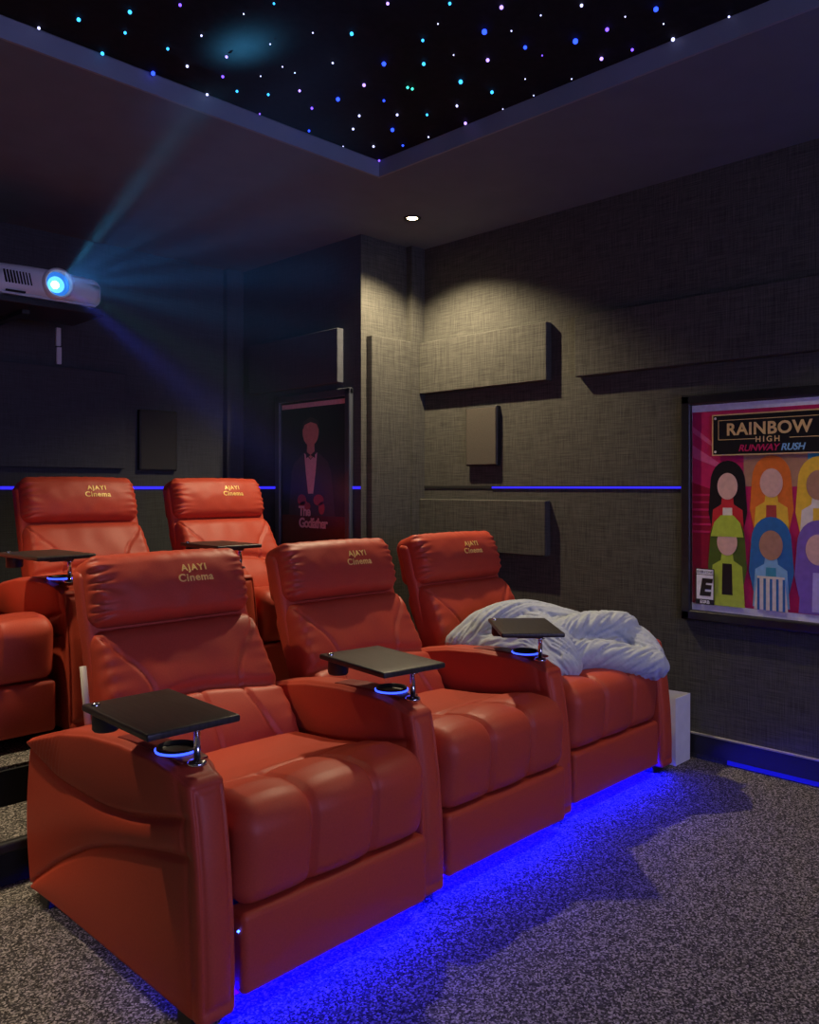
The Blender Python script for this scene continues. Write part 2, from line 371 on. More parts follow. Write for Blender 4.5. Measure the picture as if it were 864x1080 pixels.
# ------------------------------------------------------------------ recliner
AW = .125; PITCH = .80
def arm_top(y): return interp([(-.1, .585), (.03, .60), (.07, .620), (.14, .630), (.35, .628), (.55, .612), (.75, .578), (.92, .53), (1.05, .49)], y)
def arm_front(z): return interp([(0, .0), (.15, .0), (.28, .006), (.40, .018), (.50, .034), (.58, .052), (.66, .075)], z)
seamA = [(.02, .52), (.08, .505), (.31, .447), (.51, .422), (.79, .425), (1.01, .475), (1.05, .49)]
seamB = [(.0, .425), (.06, .418), (.22, .385), (.39, .345), (.58, .285), (.79, .18), (.99, .055), (1.05, .0)]
def smooth_interp(pts, x):
    t0 = sum(interp(pts, x + d) for d in (-.05, -.025, 0, .025, .05)) / 5
    return t0
def make_arm(parent, name='armrest'):
    hx, hy, hz = .050, .51, .30
    def f(q, n, u):
        v = (q.y + hy) / (2 * hy); wz = (q.z + hz) / (2 * hz)
        y = v * 1.02
        zt = arm_top(y)
        z = .032 + (zt - .032) * wz
        yf = arm_front(z); y = yf + (1.02 - yf) * v
        x = q.x
        if abs(n.x) > .3:      # side upholstery seams
            a, b = smooth_interp(seamA, y), smooth_interp(seamB, y)
            s = 1 if n.x > 0 else -1
            d = 0
            d -= .013 * g(z - a, .0065) + .013 * g(z - b, .0065)
            if z > a: d += .014 * math.sqrt(max(0, math.sin(pi * min(1, (z - a) / max(.02, zt + .03 - a)))))
            elif z > b: d += .011 * math.sin(pi * (z - b) / max(.02, a - b)) * sm(.0, .05, a - b)
            else: d += .010 * math.sin(pi * min(1, (b - z) / max(.04, b - .02))) 
            d *= sm(.0, .10, y - yf)
            d -= .004 * g(y - yf - .045, .006)
            if y > .72 and z > a: d += .0028 * math.sin((y + (z - a) * .35) * 2 * pi / .022) * sm(.72, .80, y) * sm(.99, .93, y) * sm(.0, .04, z - a) * sm(.16, .07, z - a)
            x += s * d * min(1, abs(n.x))
        if n.y < -.5:          # piped front face
            dz = min(z - .045, zt - z); dx = hx - abs(q.x)
            dd = min(dx - .014, dz - .022)
            y += .007 * g(dd, .0045) - .004 * sm(0, .03, dd)
        if n.z > .5:
            z += .003 * g(abs(q.x) - .045, .004) * -1
        return Vector((x, y, z))
    arm = rbox(name, (hx, hy, hz), .018, .0075, M['leather'], parent, f, 4)
    # console plate in leather darkened to carry the tray's shadow
    mb = MB()
    def cf(q, n, u):
        y = q.y + .275
        return Vector((q.x, y, q.z + arm_top(y) + .002))
    v, fc = rbox_data(.038, .165, .0035, .003, .02, 2, cf); mb.add(v, fc); mb.build('console_plate', M['leather_shaded'], arm, True)
    cup = MB(); z0 = arm_top(.19) + .005
    cup.lathe([(.0001, .001), (.040, .001), (.046, .003), (.048, .012), (.051, .012), (.052, .0)], (0.0, .195, z0), 36)
    c = cup.build('cup_holder', M['black_plastic'], arm, True)
    ring = MB(); ring.lathe([(.0505, .0), (.0545, .001), (.056, .005), (.0535, .007), (.0505, .005), (.0505, 0)], (0, .195, z0), 40)
    ring.build('light_ring', M['ringled'], arm, True)
    return arm
tray_z = .728
def make_tray(parent, arm_x, rot=0):
    t = rbox('tray_table', (.122, .182, .009), .006, .05, M['tray'], parent,
             lambda q, n, u: q + Vector((.006, .118, .0)), 3)
    t.location = (arm_x - .055, .085, tray_z + .009); t.rotation_euler = (0, 0, R(rot))
    mb = MB(); mb.lathe([(.0001, 0), (.024, 0), (.024, .006), (.019, .010), (.0085, .012), (.0085, tray_z - .642), (.02, tray_z - .642), (.0001, tray_z - .637)], (0, 0, -(tray_z + .009) + .628), 24)
    for q_ in mb.v: q_.x += .045
    mb.build('tray_post', M['chrome'], t, True)
    mb = MB(); mb.lathe([(.0001, 0), (.030, 0), (.034, .006), (.034, .045)], (-.075, .245, -.054), 24); mb.build('tray_clamp', M['black_plastic'], t, True)
    mb = MB(); mb.box(-.05, .05, -.03, .05, -.018, -.008, bev=.004); mb.build('mounting_plate', M['black_plastic'], t)
    mb = MB(); mb.lathe([(.011, 0), (.011, .004), (.006, .007), (.0001, .008)], (-.094, .262, .0085), 16); mb.build('knob', M['chrome'], t, True)
    return t
BACK = [(.585, .33), (.615, .42), (.665, .52), (.735, .62), (.80, .715), (.872, .850), (.90, .92)]   # front surface of the leaning back
def make_recliner(name, label):
    root = empty(name, (0, 0, 0)); tag(root, label, 'recliner')
    cx = PITCH / 2; hw = (PITCH - AW) / 2 - .006
    # --- seat cushion, three channels rolling over the front
    hx, hy, hz = hw, .33, .115
    def f(q, n, u):
        y = q.y + hy + .006; x = q.x
        z = q.z
        t = x / hx
        top = interp([(0, .485), (.07, .505), (.14, .508), (.24, .492), (.40, .468), (.70, .445)], y)
        zc = .258 + (top - .258) * (z + hz) / (2 * hz)
        fr = sm(.30, .20, y)                     # channels only at the front
        ch = abs(math.sin(pi * (t * 1.5 + .5)))  # 0 at the grooves t = +-1/3, +-1
        dch = min(abs(t - 1/3), abs(t + 1/3)) * hx
        d = fr * (.024 * (ch ** .38) - .012 - .020 * g(dch, .0055))
        d += (1 - fr) * (.006 * math.cos(pi * t / 2) - .003)
        if n.z > .2: d -= .010 * g(y - .262 - .012 * math.sin(t * 3), .011)
        if y < .3: d += .0025 * noise.noise(Vector((x * 9, y * 14, z * 14)))
        p = Vector((x, y, zc))
        nn = Vector((0, n.y if n.y < 0 else 0, max(0, n.z)))
        if nn.length > 0: p += nn.normalized() * d * min(1, nn.length * 1.4)
        # front face leans back a little under the roll
        if n.y < 0: p.y += .012 * sm(.42, .26, zc) * -n.y
        p.y -= .006 * math.cos(t * pi / 2)
        return p + Vector((cx, 0, 0))
    rbox('seat', (hx, hy, hz), .048, .0085, M['leather'], root, f, 7)
    # --- footrest panel
    hx2 = hw - .002
    def f(q, n, u):
        p = Vector(q)
        if n.y < 0: p.y -= .008 * math.cos(u.x * pi / 2) * math.cos(u.z * pi / 2) * -n.y
        p.x *= 1
        return p + Vector((cx, .046, .154))
    rbox('footrest', (hx2, .040, .101), .018, .03, M['leather'], root, f, 5)
    # --- back cushion below the headrest
    hs, ht = .235, .075
    def f(q, n, u):
        s = (q.z + hs) / (2 * hs); t = q.x / hw
        y, z = lerp_curve(BACK[:6], s); y2, z2 = lerp_curve(BACK[:6], s + .02)
        tn = Vector((0, y2 - y, z2 - z)).normalized(); nr = Vector((0, -tn.z, tn.y))   # outward (front) normal
        d = -(q.y + ht)          # 0 at the front, negative inward
        if n.y < -.05:
            k = min(1, -n.y * 1.3)
            sl = .545 + .03 * math.cos(t * pi)
            dd = 0
            dd -= .022 * g((s - sl), .024)
            dd += .020 * math.sin(pi * min(1, max(0, s / sl))) ** .8 if s < sl else .016 * math.sin(pi * min(1, (s - sl) / (1.0 - sl))) ** .8
            # side wings: arcs from the outer top corners down to the waist seam and out again
            if s > sl: xe = .50 + .46 * sm(0, 1, ((s - sl) / (1 - sl))) ** 1.4
            else: xe = .50 + .40 * ((sl - s) / sl) ** 1.6
            dd -= .012 * g((abs(t) - xe) * hw, .005)
            if s < sl: dd -= .008 * g(t * hw, .007)
            if abs(t) > xe: dd += .004
            e = (1 - abs(t)) * hw
            dd += .006 * math.sin(z * 2 * pi / .043 + 3 * noise.noise(Vector((z * 6, t, 3)))) * math.exp(-e / .035) * (1 if t < 0 else .6)
            dd += .004 * noise.noise(Vector((t * 4 + 7, s * 5, 1.3)))
            d += dd * k
        p = Vector((q.x * (1 - .075 * sm(.25, 1, s)) + cx, y, z)) + nr * d
        return p
    rbox('backrest', (hw, ht, hs), .045, .0085, M['leather'], root, f, 7)
    # --- headrest
    hh, hd = .128, .085; hwb = hw; hw = .304; HR = [(.862, .850), (.888, .955), (.932, 1.084)]
    def hpos(x, s, d):
        y, z = lerp_curve(HR, s); y2, z2 = lerp_curve(HR, s + .02)
        tn = Vector((0, y2 - y, z2 - z)).normalized(); nr = Vector((0, -tn.z, tn.y))
        return Vector((x + cx, y, z)) + nr * d
    def hbulge(t, s):
        e = (1 - abs(t)) * hw
        d = .030 * math.sin(pi * (.12 + .80 * s)) ** 1.0 * (1 - .35 * t * t) - .012
        d += .0125 * math.sin(s * 2 * pi * 7.5 + 4.5 * noise.noise(Vector((s * 5, t * 2, 9)))) * math.exp(-(e / .045) ** 1.5) * (1 if t < 0 else .55)
        d += .0035 * noise.noise(Vector((t * 5, s * 4, 4.2)))
        d += .006 * math.sin(t * 46 + 2 * math.sin(t * 9)) * sm(.85, 1.02, s) * abs(math.sin(t * 5 + 1)) * .35
        return d
    def f(q, n, u):
        s = (q.z + hh) / (2 * hh); t = q.x / hw
        d = -(q.y + hd)
        if n.y < -.05: d += hbulge(t, s) * min(1, -n.y * 1.3)
        p = hpos(q.x, s, d)
        if n.z > .1: p.z += (.006 * math.cos(t * pi / 2) + .003 * noise.noise(Vector((t * 9, q.y * 20, 2)))) * n.z
        if abs(n.x) > .1: p.x -= math.copysign(.008 * (s), n.x) * abs(n.x)
        return p
    hr = rbox('headrest', (hw, hd, hh), .050, .0075, M['leather'], root, f, 7)
    for txt, sz, s0, sp in (('AJAYI', .034, .66, 1.25), ('Cinema', .041, .50, 1.12)):
        v, fc = text_mesh(txt, sz, .0008, sp, .0009)
        out = []
        for p in v:
            x = p.x + .070; s = s0 + p.y / (2 * hh); t = x / hw
            out.append(hpos(x, s, hbulge(t, s) + .0018 + p.z))
        o = mesh_obj('lettering', out, fc, M['thread'], hr, False); o['label'] = 'gold stitched lettering'
    # --- back shell and cream recliner bar
    def f(q, n, u):
        s = (q.z + .40) / .80
        y, z = lerp_curve([(.74, .12), (.78, .40), (.90, .72), (1.005, 1.02)], s)
        return Vector((q.x * (1 - .05 * s) + cx, y + q.y, z))
    hw = hwb
    rbox('back_shell', (hw - .006, .035, .40), .02, .03, M['leather'], root, f, 4)
    mb = MB(); mb.tube([(AW / 2 - .012, .80, .50), (AW / 2 - .012, .85, .74)], .011, 8); mb.build('recliner_bar', M['cream'], root, True)
    # --- undercarriage, feet, LED
    mb = MB(); mb.box(AW / 2 + .02, PITCH - AW / 2 - .02, .11, .92, .05, .27); mb.build('base_frame', M['black_plastic'], root)
    mb = MB(); mb.box(AW / 2 + .0, PITCH - AW / 2 - .0, .060, .085, .036, .054); o = mb.build('light_strip', M['led'], root)
    return root
def add_feet(parent, x):
    for y in (.05, .88):
        mb = MB(); mb.box(x - .045, x + .045, y, y + .07, 0, .038, bev=.006); mb.build('foot', M['black_plastic'], parent)

recl = make_recliner('recliner', 'red leather recliner at the left end of the front row, nearest the camera')
# right arm only exists on the last seat of a row
arm0 = make_arm(recl); add_feet(recl, 0)
tray0 = make_tray(recl, 0, -2)
dot = MB(); dot.lathe([(.0001, -.004), (.004, 0), (.0001, .004)], (AW / 2 + .004, .022, .215), 8); dot_o = dot.build('led_glint', M['ledglint'], recl)  # glowing bead painting the seat LED's reflection beside the footrest
ROT = R(3.9)
front = [(1.062, 1.685), (1.868, 1.740), (2.668, 1.795)]
def place(o, x, y, z, rz, label, group):
    o.location = (x, y, z); o.rotation_euler = (0, 0, rz); o['label'] = label; o['group'] = group
seats = []
labels_f = ['red leather recliner nearest the camera, at the left end of the front row',
            'middle red leather recliner of the front row, empty seat between two dark swivel trays',
            'red leather front row recliner with a grey duvet heaped on its seat']
labels_b = ['rear row recliner cut off by the left edge of the photo',
            'darker rear row recliner directly behind the nearest front recliner',
            'brightly lit orange rear row recliner beside the black film poster']
base_children = list(recl.children)
def no_extra(o, names):
    for ch in list(o.children):
        if ch.name.split('.')[0] in names:
            for k in list(ch.children_recursive) + [ch]: bpy.data.objects.remove(k)
c2 = copy_tree(recl); c3 = copy_tree(recl)
rr = [copy_tree(recl) for _ in range(3)]
for o in (c2, c3, *rr): no_extra(o, ('led_glint', 'recliner_bar'))
for o in rr: no_extra(o, ('light_strip',))
for o, (x, y), rz, lb in zip((recl, c2, c3), front, (.6, 0, -.6), labels_f): place(o, x, y, 0, R(rz), lb, 'front row recliners')
for o, x, lb in zip(rr, (.60, 1.425, 2.250), labels_b): place(o, x, 3.29, PZ, 0, lb, 'rear row recliners')
for o in (c3, rr[2]):
    a = copy_tree(arm0, o); a.location = (PITCH, 0, 0)
    add_feet(o, PITCH)
def get(o, n): return [c for c in o.children if c.name.split('.')[0] == n][0]
get(c2, 'tray_table').rotation_euler.z = R(-7); get(c2, 'tray_table').location.x -= .008
get(c3, 'tray_table').rotation_euler.z = R(-42); get(c3, 'tray_table').location.x -= .03; get(c3, 'tray_table').location.y += .03
get(rr[1], 'tray_table').rotation_euler.z = R(3)
no_extra(rr[0], ('tray_table',))

# ------------------------------------------------------------------ duvet
def make_duvet():
    mb = MB()
    def ball(c, r, sc=(1, 1, 1)):
        prof = [(r * math.sin(a * pi / 10) + 1e-4, -r * math.cos(a * pi / 10)) for a in range(11)]
        m2 = MB(); m2.lathe(prof, (0, 0, 0), 18)
        mb.add([Vector((v.x * sc[0], v.y * sc[1], v.z * sc[2])) + Vector(c) for v in m2.v], m2.f)
    rolls = []
    def chain(pts, r0, r1=None, sc=(1, 1, .8), fold=.016, tw=1.0):
        r1 = r1 or r0; n = 24; P = []
        for i in range(n):
            t = i / (n - 1); p = lerp_curve(pts, t); r = r0 + (r1 - r0) * t; ball(p, r, sc); P.append((Vector(p), r))
        rolls.append((P, fold, tw))
    chain([(2.79, 2.42, .60), (2.92, 2.38, .67), (3.08, 2.30, .69), (3.22, 2.16, .63)], .085, .125, tw=.6)
    chain([(2.84, 2.34, .57), (2.92, 2.16, .60), (2.90, 2.02, .54)], .10, .09, fold=.012, tw=.3)
    chain([(3.04, 2.22, .66), (2.98, 2.08, .62), (2.93, 1.99, .54)], .10, .085, tw=1.2)
    chain([(3.06, 2.12, .64), (3.24, 2.04, .670), (3.38, 1.97, .665)], .092, .075, tw=1.3)
    chain([(3.37, 1.98, .655), (3.395, 1.90, .60), (3.36, 1.83, .55)], .070, .075, fold=.008)
    chain([(3.02, 2.05, .57), (3.14, 1.97, .56), (3.25, 1.86, .535), (3.32, 1.80, .52)], .095, .088, tw=1.6)
    chain([(2.95, 2.35, .56), (3.15, 2.18, .56), (3.28, 2.02, .58)], .11, .11)
    me = bpy.data.meshes.new('duvet'); me.from_pydata([tuple(v) for v in mb.v], [], mb.f)
    o = bpy.data.objects.new('duvet', me); COL.objects.link(o)
    m = o.modifiers.new('r', 'REMESH'); m.mode = 'VOXEL'; m.voxel_size = .0065
    s = o.modifiers.new('s', 'SMOOTH'); s.factor = .6; s.iterations = 7
    bpy.context.view_layer.update(); dg = bpy.context.evaluated_depsgraph_get()
    me2 = bpy.data.meshes.new_from_object(o.evaluated_get(dg)); o.modifiers.clear(); o.data = me2
    me2.update(); nrm = [v.normal.copy() for v in me2.vertices]
    KN = Vector((3.34, 1.73, .50))
    for v, n in zip(me2.vertices, nrm):
        p = v.co.copy(); bd = 9; 
        for ci, (P, fold, tw) in enumerate(rolls):
            for i, (c, r) in enumerate(P):
                dd = (p - c).length / r
                if dd < bd: bd = dd; best = (ci, i, c, r, fold, tw, P)
        ci, i, c, r, fold, tw, P = best
        ax = (P[min(i+1, 23)][0] - P[max(i-1, 0)][0]).normalized()
        rel = p - c; e1 = ax.cross(Vector((0, 0, 1))).normalized(); e2 = ax.cross(e1)
        th = math.atan2(rel.dot(e2), rel.dot(e1)); al = i / 23 + rel.dot(ax) / .45
        # long creases that wind along each roll
        q = Vector((math.cos(th + tw * al * 2.5) * 2.6, math.sin(th + tw * al * 2.5) * 2.6, al * 1.6 + ci * 7))
        r1 = 1 - min(1, abs(noise.noise(q)) * 3.2)
        r2 = 1 - min(1, abs(noise.noise(q * 2.1 + Vector((3, 3, 3)))) * 3)
        d = .004 - fold * r1 ** 2 - .006 * r2 ** 2
        k = (p - KN).length
        if k < .10: d = d * sm(.04, .10, k) + .006 * math.sin((k * 40 + th) * 4.0) * sm(.10, .04, k)
        v.co = p + n * d
    for poly in me2.polygons: poly.use_smooth = True
    me2.materials.clear(); me2.materials.append(M['duvet'])
    s = o.modifiers.new('soften', 'SMOOTH'); s.factor = .5; s.iterations = 2
    tag(o, 'rumpled pale grey duvet bundled on the rightmost front recliner', 'duvet')
    return o
make_duvet()

# ------------------------------------------------------------------ paper bag
root = empty('paper_bag', (3.66, 1.95, 0)); tag(root, 'white paper carrier bag on the floor between the end recliner and the wall', 'bag')
mb = MB(); bw, bd, bh = .075, .14, .315
def ring(z, s, mx): return [(-bw*s, -bd, z), (0, -bd + mx*0, z), (bw*s, -bd, z), (bw*s - mx, 0, z), (bw*s, bd, z), (0, bd, z), (-bw*s, bd, z), (-bw*s + mx, 0, z)]
zsb = [0, .08, .16, .24, bh]; out = []
for i, z in enumerate(zsb): out += ring(z, .96 + .04 * i / 4, .018 * i / 4)
inn = [ (x * .985, y * .985, z) for (x, y, z) in ring(bh, 1, .018)] + [(x * .97, y * .97, .02) for (x, y, z) in ring(0, .96, 0)]
fs = [[i*8+j, i*8+(j+1) % 8, (i+1)*8+(j+1) % 8, (i+1)*8+j] for i in range(4) for j in range(8)]
b = 40; fs += [[32+j, 32+(j+1) % 8, b+(j+1) % 8, b+j] for j in range(8)] + [[b+j, b+(j+1) % 8, b+8+(j+1) % 8, b+8+j] for j in range(8)]
fs += [list(range(8))[::-1], [b+8+j for j in range(8)]]
mesh_obj('bag_body', out + inn, fs, M['paper'], root, False)
mb = MB(); 
for sx in (-.055,): mb.tube([(-bw+.004, -.05, bh-.01), (-bw+.008, -.04, bh + .02), (-bw+.012, 0, bh + .03), (-bw+.008, .04, bh + .02), (-bw+.004, .05, bh-.01)], .003, 6)
mb.build('handle', M['cream'], root, True)

# ------------------------------------------------------------------ projector
root = empty('projector', (1.66, 4.16, 2.236)); tag(root, 'white home cinema projector with a glowing blue lens on a black wall shelf', 'projector')
def f(q, n, u):
    p = Vector(q); p.y += .018 * (u.x ** 2) * (1 if n.y < 0 else 0) ; p.z -= .012 * (u.x ** 2) * (n.z > 0)
    return p + Vector((-.02, .17, .085))
body = rbox('projector_body', (.285, .17, .075), .045, .03, M['projector'], root, f, 6)
mb = MB(); mb.box(-.27, .23, .02, .32, .004, .016, bev=.005); mb.build('base_skirt', M['projector'], root)
mb = MB(); mb.box(-.22, -.13, .006, .02, .016, .024); mb.build('front_slot', M['void'], root)
mb = MB()
for i in range(9):
    x = -.235 + i * .0145
    mb.add([(x, -.001, .116), (x + .006, -.001, .116), (x + .018, -.003, .056), (x + .012, -.003, .056), (x, .02, .116), (x + .006, .02, .116), (x + .018, .02, .056), (x + .012, .02, .056)], [[3, 2, 1, 0], [0, 1, 5, 4], [2, 3, 7, 6], [1, 2, 6, 5], [3, 0, 4, 7]])
mb.build('vent_grille', M['void'], root)
mb = MB(); mb.lathe([(.060, .02), (.062, -.024), (.070, -.030), (.077, -.024), (.077, .03)], (.02, 0, .085), 40, 'y'); mb.build('lens_ring', M['projector'], root, True)
mb = MB(); mb.lathe([(.0001, -.012), (.034, -.008), (.062, .002), (.062, .01)], (.02, 0, .085), 32, 'y'); ln = mb.build('lens', M['lens'], root, True)
mb = MB(); mb.lathe([(.0001, -.016), (.030, -.014), (.041, -.008), (.041, .0)], (.012, 0, .080), 32, 'y'); mb.build('inner_lens', mat('lit_inner_lens', (.1, .4, .8), .1, emit=(.12, .55, 1.0), es=1.6), ln, True)
mb = MB(); mb.lathe([(.0001, -.008), (.014, -.006), (.020, .0)], (.004, -.014, .076), 24, 'y'); mb.build('lamp_core', M['lenshot'], ln, True)
for x in (-.24, .20):
    mb = MB(); mb.lathe([(.0001, 0), (.012, 0), (.012, .008), (.0001, .008)], (x, .05, -.004), 16); mb.build('foot', M['projector'], root, True)
sroot = empty('projector_shelf', (1.66, 4.5, 2.200)); tag(sroot, 'black shelf under the white projector reaching out from the back wall', 'shelf')
mb = MB(); mb.box(-.31, .27, -.33, .06, 0, .030, bev=.004); mb.build('shelf_board', M['black_plastic'], sroot)
mb = MB(); mb.box(-.10, -.06, -.2, .435, .03 - .052, .0, bev=.004); mb.box(-.14, -.02, .40, .438, -.12, .06, bev=.004); mb.build('wall_arm', M['black_plastic'], sroot)
cr = empty('cable_cover', (2.00, YB, 2.035)); tag(cr, 'short white cable cover on the back wall under the projector shelf', 'cable cover')
mb = MB(); mb.box(-.014, .014, -.02, 0, 0, .10, bev=.003); mb.build('lower_cover', M['projector'], cr)
mb = MB(); mb.box(-.017, .010, -.02, 0, .108, .215, bev=.003); mb.build('upper_cover', M['projector'], cr)

# ------------------------------------------------------------------ posters
def poster(loc, wd, ht, label, ring_m):
    """local: u along -Y (left to right as seen), v up; face looks to -X"""
    root = empty('framed_poster', loc); tag(root, label, 'poster')
    fw = .048; mb = MB()
    for u0, u1, v0, v1 in ((0, wd, 0, fw), (0, wd, ht - fw, ht), (0, fw, 0, ht), (wd - fw, wd, 0, ht)): mb.box(-.032, 0, -u1, -u0, v0, v1, bev=.009)
    mb.build('frame', ring_m, root)
    mb = MB(); mb.box(-.010, -.002, -(wd - .03), -.03, .03, ht - .03); mb.build('backing_board', M['void'], root)
    return root
class Print:
    def __init__(s): s.mb = MB(); s.mats = []; s.n = 0
    def mi(s, m):
        if m not in s.mats: s.mats.append(m)
        return s.mats.index(m)
    def poly(s, pts, m, layer):
        x = -.0125 - .0006 * layer; n = len(pts)
        vs = [(x, -u, v) for u, v in pts] + [(x + .0005, -u, v) for u, v in pts]
        s.mb.add(vs, [list(range(n)), list(range(n, 2*n))[::-1]] + [[i, i + n, (i + 1) % n + n, (i + 1) % n] for i in range(n)], s.mi(m))
    def rect(s, u0, u1, v0, v1, m, layer): s.poly([(u0, v0), (u1, v0), (u1, v1), (u0, v1)], m, layer)
    def ell(s, u, v, a, b, m, layer, n=28, t0=0, t1=2*pi, p=1):
        s.poly([(u + a * math.copysign(abs(math.cos(t0 + (t1-t0)*i/n)) ** p, math.cos(t0 + (t1-t0)*i/n)), v + b * math.copysign(abs(math.sin(t0 + (t1-t0)*i/n)) ** p, math.sin(t0 + (t1-t0)*i/n))) for i in range(n)], m, layer)
    def text(s, txt, u, v, size, m, layer, sp=1, bold=0, slant=0):
        x = -.0125 - .0006 * layer
        vs, fc = text_mesh(txt, size, .0002, sp, bold)
        s.mb.add([(x - p.z, -(u + p.x + slant * p.y), v + p.y) for p in vs], fc, s.mi(m))
    def build(s, parent, name='print'): return mesh_obj(name, s.mb.v, s.mb.f, s.mats, parent, False, s.mb.m)
P = {}
def pc(n, *c): P[n] = add_noise(mat('ink_' + n, rough=.3), 40, tuple(x * .9 for x in c), tuple(min(1, x * 1.08) for x in c), .3, .7)
pc('white', .80, .80, .88); pc('magenta', .50, .02, .11); pc('pink', .62, .10, .24); pc('darkred', .26, .008, .035); pc('black', .012, .012, .014)
pc('gold', .72, .50, .22); pc('orange', .72, .17, .03); pc('yellow', .80, .50, .05); pc('green', .42, .55, .06); pc('blue', .03, .15, .40); pc('sky', .22, .45, .70)
pc('purple', .20, .12, .45); pc('lilac', .46, .40, .75); pc('skin', .68, .42, .36); pc('tan', .42, .22, .14); pc('red', .55, .03, .04); pc('teal', .05, .30, .42); pc('deepgreen', .07, .12, .02); pc('cream', .72, .66, .58)
pc('night', .012, .010, .012); pc('wine', .10, .014, .016); pc('rose', .78, .50, .52); pc('brick', .42, .06, .05); pc('flesh', .62, .30, .25)
pw, ph = .80, 1.078
root = poster((XR, 1.3 * 1.4325, .664), pw, ph, 'large colourful framed poster with a gold lettered sign on the right wall', M['black_satin'])
pr = Print(); V = lambda z: z - .664
pr.rect(.05, pw - .05, .05, ph - .05, P['white'], 0)
u0, u1, v0, v1 = .052, pw - .052, .083, ph - .083
pr.rect(u0, u1, v0, v1, P['magenta'], 1)
pr.poly([(u0, v0), (.17, v0 + .05), (.17, .62), (u0, .66)], P['darkred'], 2)
for i in range(6): pr.rect(u0, .16, .42 + i * .035, .43 + i * .035, P['magenta'], 3)
pr.poly([(u0, .78), (.20, .72), (.20, .74), (u0, .84)], P['pink'], 3)
pr.poly([(u0, .90), (.19, .80), (.19, .82), (u0, .93)], P['pink'], 3)
pr.rect(.30, .58, .64, .80, P['tan'], 2); pr.rect(.58, u1, .64, .80, P['teal'], 2); pr.rect(.62, u1, .68, .74, P['sky'], 3)
# six generic rounded figures in rows (plain stand-ins)
def figure(u, v, hair, skin, cloth, hair2=None, hat=None, L=4, sc=1.0):
    a = .082 * sc
    pr.poly([(u - a, v + .02)] + [(u - a * math.cos(t * pi / 12), v + .02 + .10 * sc * math.sin(t * pi / 12)) for t in range(1, 12)] + [(u + a, v + .02), (u + a * 1.12, v - .12), (u + a * .9, v - .21), (u - a * .9, v - .21), (u - a * 1.12, v - .12)], P[hair], L)
    pr.poly([(u - .022, v - .02), (u + .022, v - .02), (u + .03, v - .085), (u + .07, v - .11), (u + .082, v - .28), (u - .082, v - .28), (u - .07, v - .11), (u - .03, v - .085)], P[cloth], L + 1)
    if hair2: pr.poly([(u - .022, v - .10), (u + .022, v - .10), (u + .026, v - .27), (u - .026, v - .27)], P[hair2], L + 2)
    pr.ell(u, v, .048 * sc, .062 * sc, P[skin], L + 3)
    if hat: pr.poly([(u - .078, v + .025), (u + .078, v + .025), (u + .062, v + .09), (u + .03, v + .125), (u - .03, v + .125), (u - .062, v + .09)], P[hat], L + 4)
figure(.225, V(1.305), 'black', 'skin', 'red', 'cream', None, 4, 1.0)
figure(.425, V(1.320), 'orange', 'skin', 'yellow', 'brick', None, 4, 1.05)
figure(.625, V(1.310), 'yellow', 'tan', 'cream', 'yellow', None, 4, 1.05)
figure(.225, V(1.045), 'deepgreen', 'skin', 'green', 'black', 'green', 10, 1.0)
figure(.425, V(1.040), 'blue', 'tan', 'sky', 'teal', None, 10, 1.08)
figure(.625, V(1.030), 'purple', 'skin', 'purple', 'lilac', None, 10, 1.08)
pr.poly([(.35, v0), (.50, v0), (.485, V(.90)), (.365, V(.90))], P['cream'], 17)
for k in range(5): pr.rect(.365 + k * .028, .376 + k * .028, v0, V(.89), P['blue'], 18)
pr.poly([(.16, v0), (.31, v0), (.30, V(.80)), (.18, V(.80))], P['green'], 17)
# sign
sv0, sv1 = V(1.448), V(1.640); su0, su1 = .155, pw - .09
pr.rect(su0, su1, sv0, sv1, P['gold'], 20); pr.rect(su0 + .006, su1 - .006, sv0 + .006, sv1 - .006, P['black'], 21)
for a, b, c, d in ((su0+.03, su1-.03, sv1-.03, sv1-.027), (su0+.03, su1-.03, sv0+.072, sv0+.075), (su0+.03, su0+.033, sv0+.072, sv1-.027), (su1-.033, su1-.03, sv0+.072, sv1-.027)): pr.rect(a, b, c, d, P['gold'], 22)
for a in (su0 + .016, su1 - .016):
    for b in (sv0 + .018, sv1 - .018): pr.ell(a, b, .006, .006, P['cream'], 22, 12)
sc_ = (su0 + su1) / 2
pr.rect(sc_ - .075, sc_ + .075, sv0 + .055, sv0 + .09, P['black'], 23)
pr.text('RAINBOW', sc_ - .02, sv0 + .094, .077, P['gold'], 24, 1.06, .0022)
pr.text('HIGH', sc_ - .02, sv0 + .058, .036, P['gold'], 24, 1.4, .0006)
pr.text('RUNWAY', sc_ - .062, sv0 + .018, .042, P['magenta'], 24, .95, .001, .25)
pr.text('RUSH', sc_ + .088, sv0 + .018, .042, P['sky'], 24, .95, .001, .25)
# rating box
pr.rect(.075, .165, V(.745), V(.915), P['black'], 20); pr.rect(.079, .161, V(.77), V(.885), P['white'], 21); pr.rect(.079, .161, V(.888), V(.911), P['white'], 21)
pr.text('E', .120, V(.792), .105, P['black'], 22, 1, .006, .15)
pr.text('EVERYONE', .120, V(.894), .016, P['black'], 22)
pr.text('ESRB', .120, V(.750), .022, P['white'], 22, 1, .0005)
pr.build(root)
